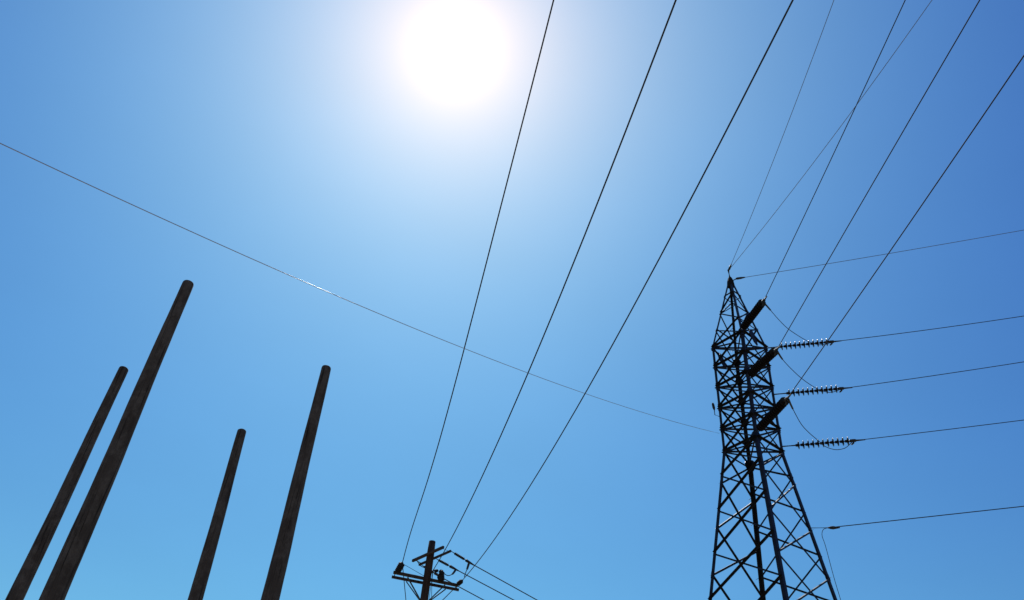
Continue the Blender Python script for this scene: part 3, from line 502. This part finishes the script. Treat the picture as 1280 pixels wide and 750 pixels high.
for k, s, q in zip(('D0', 'D1', 'D2'), ('upper', 'middle', 'lower'), (0.05, 0.05, 0.05)):
    P = [V(p) for p in WIRES[k]]
    st = V(ARMS[3][1]) if k == 'D0' else (V(ARMS[3][0]).lerp(V(ARMS[3][1]), 0.5 if k == 'D1' else 0.04))
    e = P[0] + (P[-1] - P[0]).normalized() * 1.0; d = (e - st).normalized()
    t = thing('strain_insulator', '%s of the slim dark strain insulators on the utility pole arm' % s, 'insulator', st, 'strain insulators on the utility pole')
    mesh_obj('link', tube([st, st + d * 0.18], 0.014, 6), hardware, t)
    bm = bmesh.new(); prof = [(0.16, 0.02)]
    for i in range(7):
        s0 = 0.18 + i * 0.062; prof += [(s0, 0.028), (s0 + 0.02, 0.047), (s0 + 0.035, 0.047), (s0 + 0.055, 0.028)]
    prof += [(0.63, 0.02)]
    add_lathe(bm, st, d, prof, 12); mesh_obj('shed_body', bm, rubber, t, True)
    bm = bmesh.new(); add_lathe(bm, st + d * 0.62, d, ((0, 0.015), (0.05, 0.018), (0.08, 0.05), (0.2, 0.045), (0.42, 0.025), (0.5, 0.018)), 10); mesh_obj('strain_clamp', bm, hardware, t)
    far = [st + d * 0.75] + [e.lerp(P[-1], i / 8) for i in range(9)]
    tag(mesh_obj('distribution_wire', tube(far, 0.0175, 7), alu, None, True), '%s wire running away from the strain insulators of the utility pole' % s, 'cable', g6)
# tangents for the stranded guy wire: u runs along the wire
gw = bpy.data.objects['guy_wire'].data; uv = gw.uv_layers.new(name='uv'); P0 = V(WIRES['L'][0])
for lp in gw.loops:
    co = gw.vertices[lp.vertex_index].co; uv.data[lp.index].uv = ((co - P0).length, 0.0)
for p in gw.polygons:
    if len(p.vertices) != 4: continue
    vs = [gw.vertices[gw.loops[i].vertex_index].co for i in p.loop_indices]; mid = sum((v for v in vs), V()) / 4
    ds = [(v - P0).length for v in vs]; hi = max(ds); lo = min(ds); seen = {0: 0, 1: 0}
    for i, d in zip(p.loop_indices, ds):
        far = 1 if d > (hi + lo) / 2 else 0
        uv.data[i].uv = (d, float(seen[far])); seen[far] += 1
# jumpers
g7 = 'jumper loops on the tower'
for k, s in zip(('J0', 'J1', 'J2'), ('highest', 'middle', 'lowest')):
    jumper(k, 'jumper_cable', 0.011, alu, '%s slack jumper loop joining a forward and a sideways tower insulator' % s, g7, 9)
jumper('drop', 'drop_cable', 0.009, alu, 'thin cable hanging from the lowest sideways cable down along the tower leg', None)
c0 = V(JUMPS['drop'][0]); leg = V((9.564, 23.795, 14.435))
t = thing('cable_clamp', 'small spindle shaped clamp tying the lowest sideways cable to the tower leg', 'clamp', leg)
d = (c0 - leg).normalized()
mesh_obj('rod', tube([leg, c0], 0.011, 6), hardware, t)
bm = bmesh.new(); add_lathe(bm, c0 - d * 0.04, d, ((0, 0.012), (0.08, 0.04), (0.16, 0.052), (0.25, 0.035), (0.36, 0.015)), 10); mesh_obj('spindle', bm, hardware, t)
for key, lab in (('G1', 'forked earth wire clamp at the very tip of the tower'), ('G3', 'earth wire clamp on the sideways side of the tower peak')):
    p, q = V(WIRES[key][0]), V(WIRES[key][2]); d = (q - p).normalized(); a = apex + (V((-0.02, 0, 0.5)) if key == 'G1' else V((0.05, 0, -0.02)))
    t = thing('earth_wire_clamp', lab, 'clamp', a)
    mesh_obj('link', tube([a, p + d * 0.05], 0.022, 6), hardware, t)
    bm = bmesh.new(); add_lathe(bm, p, d, ((0, 0.02), (0.05, 0.045), (0.2, 0.042), (0.36, 0.02)), 8); mesh_obj('grip', bm, hardware, t)
g8 = 'tap jumpers on the utility pole'
jumper('Ja', 'tap_jumper', 0.014, alu, 'tap jumper dropping from the upper strain clamp to the crossarm end wire', g8, 10)
jumper('Jb', 'tap_jumper', 0.014, alu, 'curved tap jumper from the middle strain clamp to the centre insulator', g8, 9)
jumper('Jc', 'tap_jumper', 0.008, alu, 'thin tap jumper from the end post insulator across to the pole', g8)
jumper('Jd', 'tap_jumper', 0.014, alu, 'short curled tap jumper under the upper crossarm beside the pole', g8)
jumper('lead', 'down_lead', 0.009, alu, 'thin lead hanging down beside the utility pole from the middle wire', None)
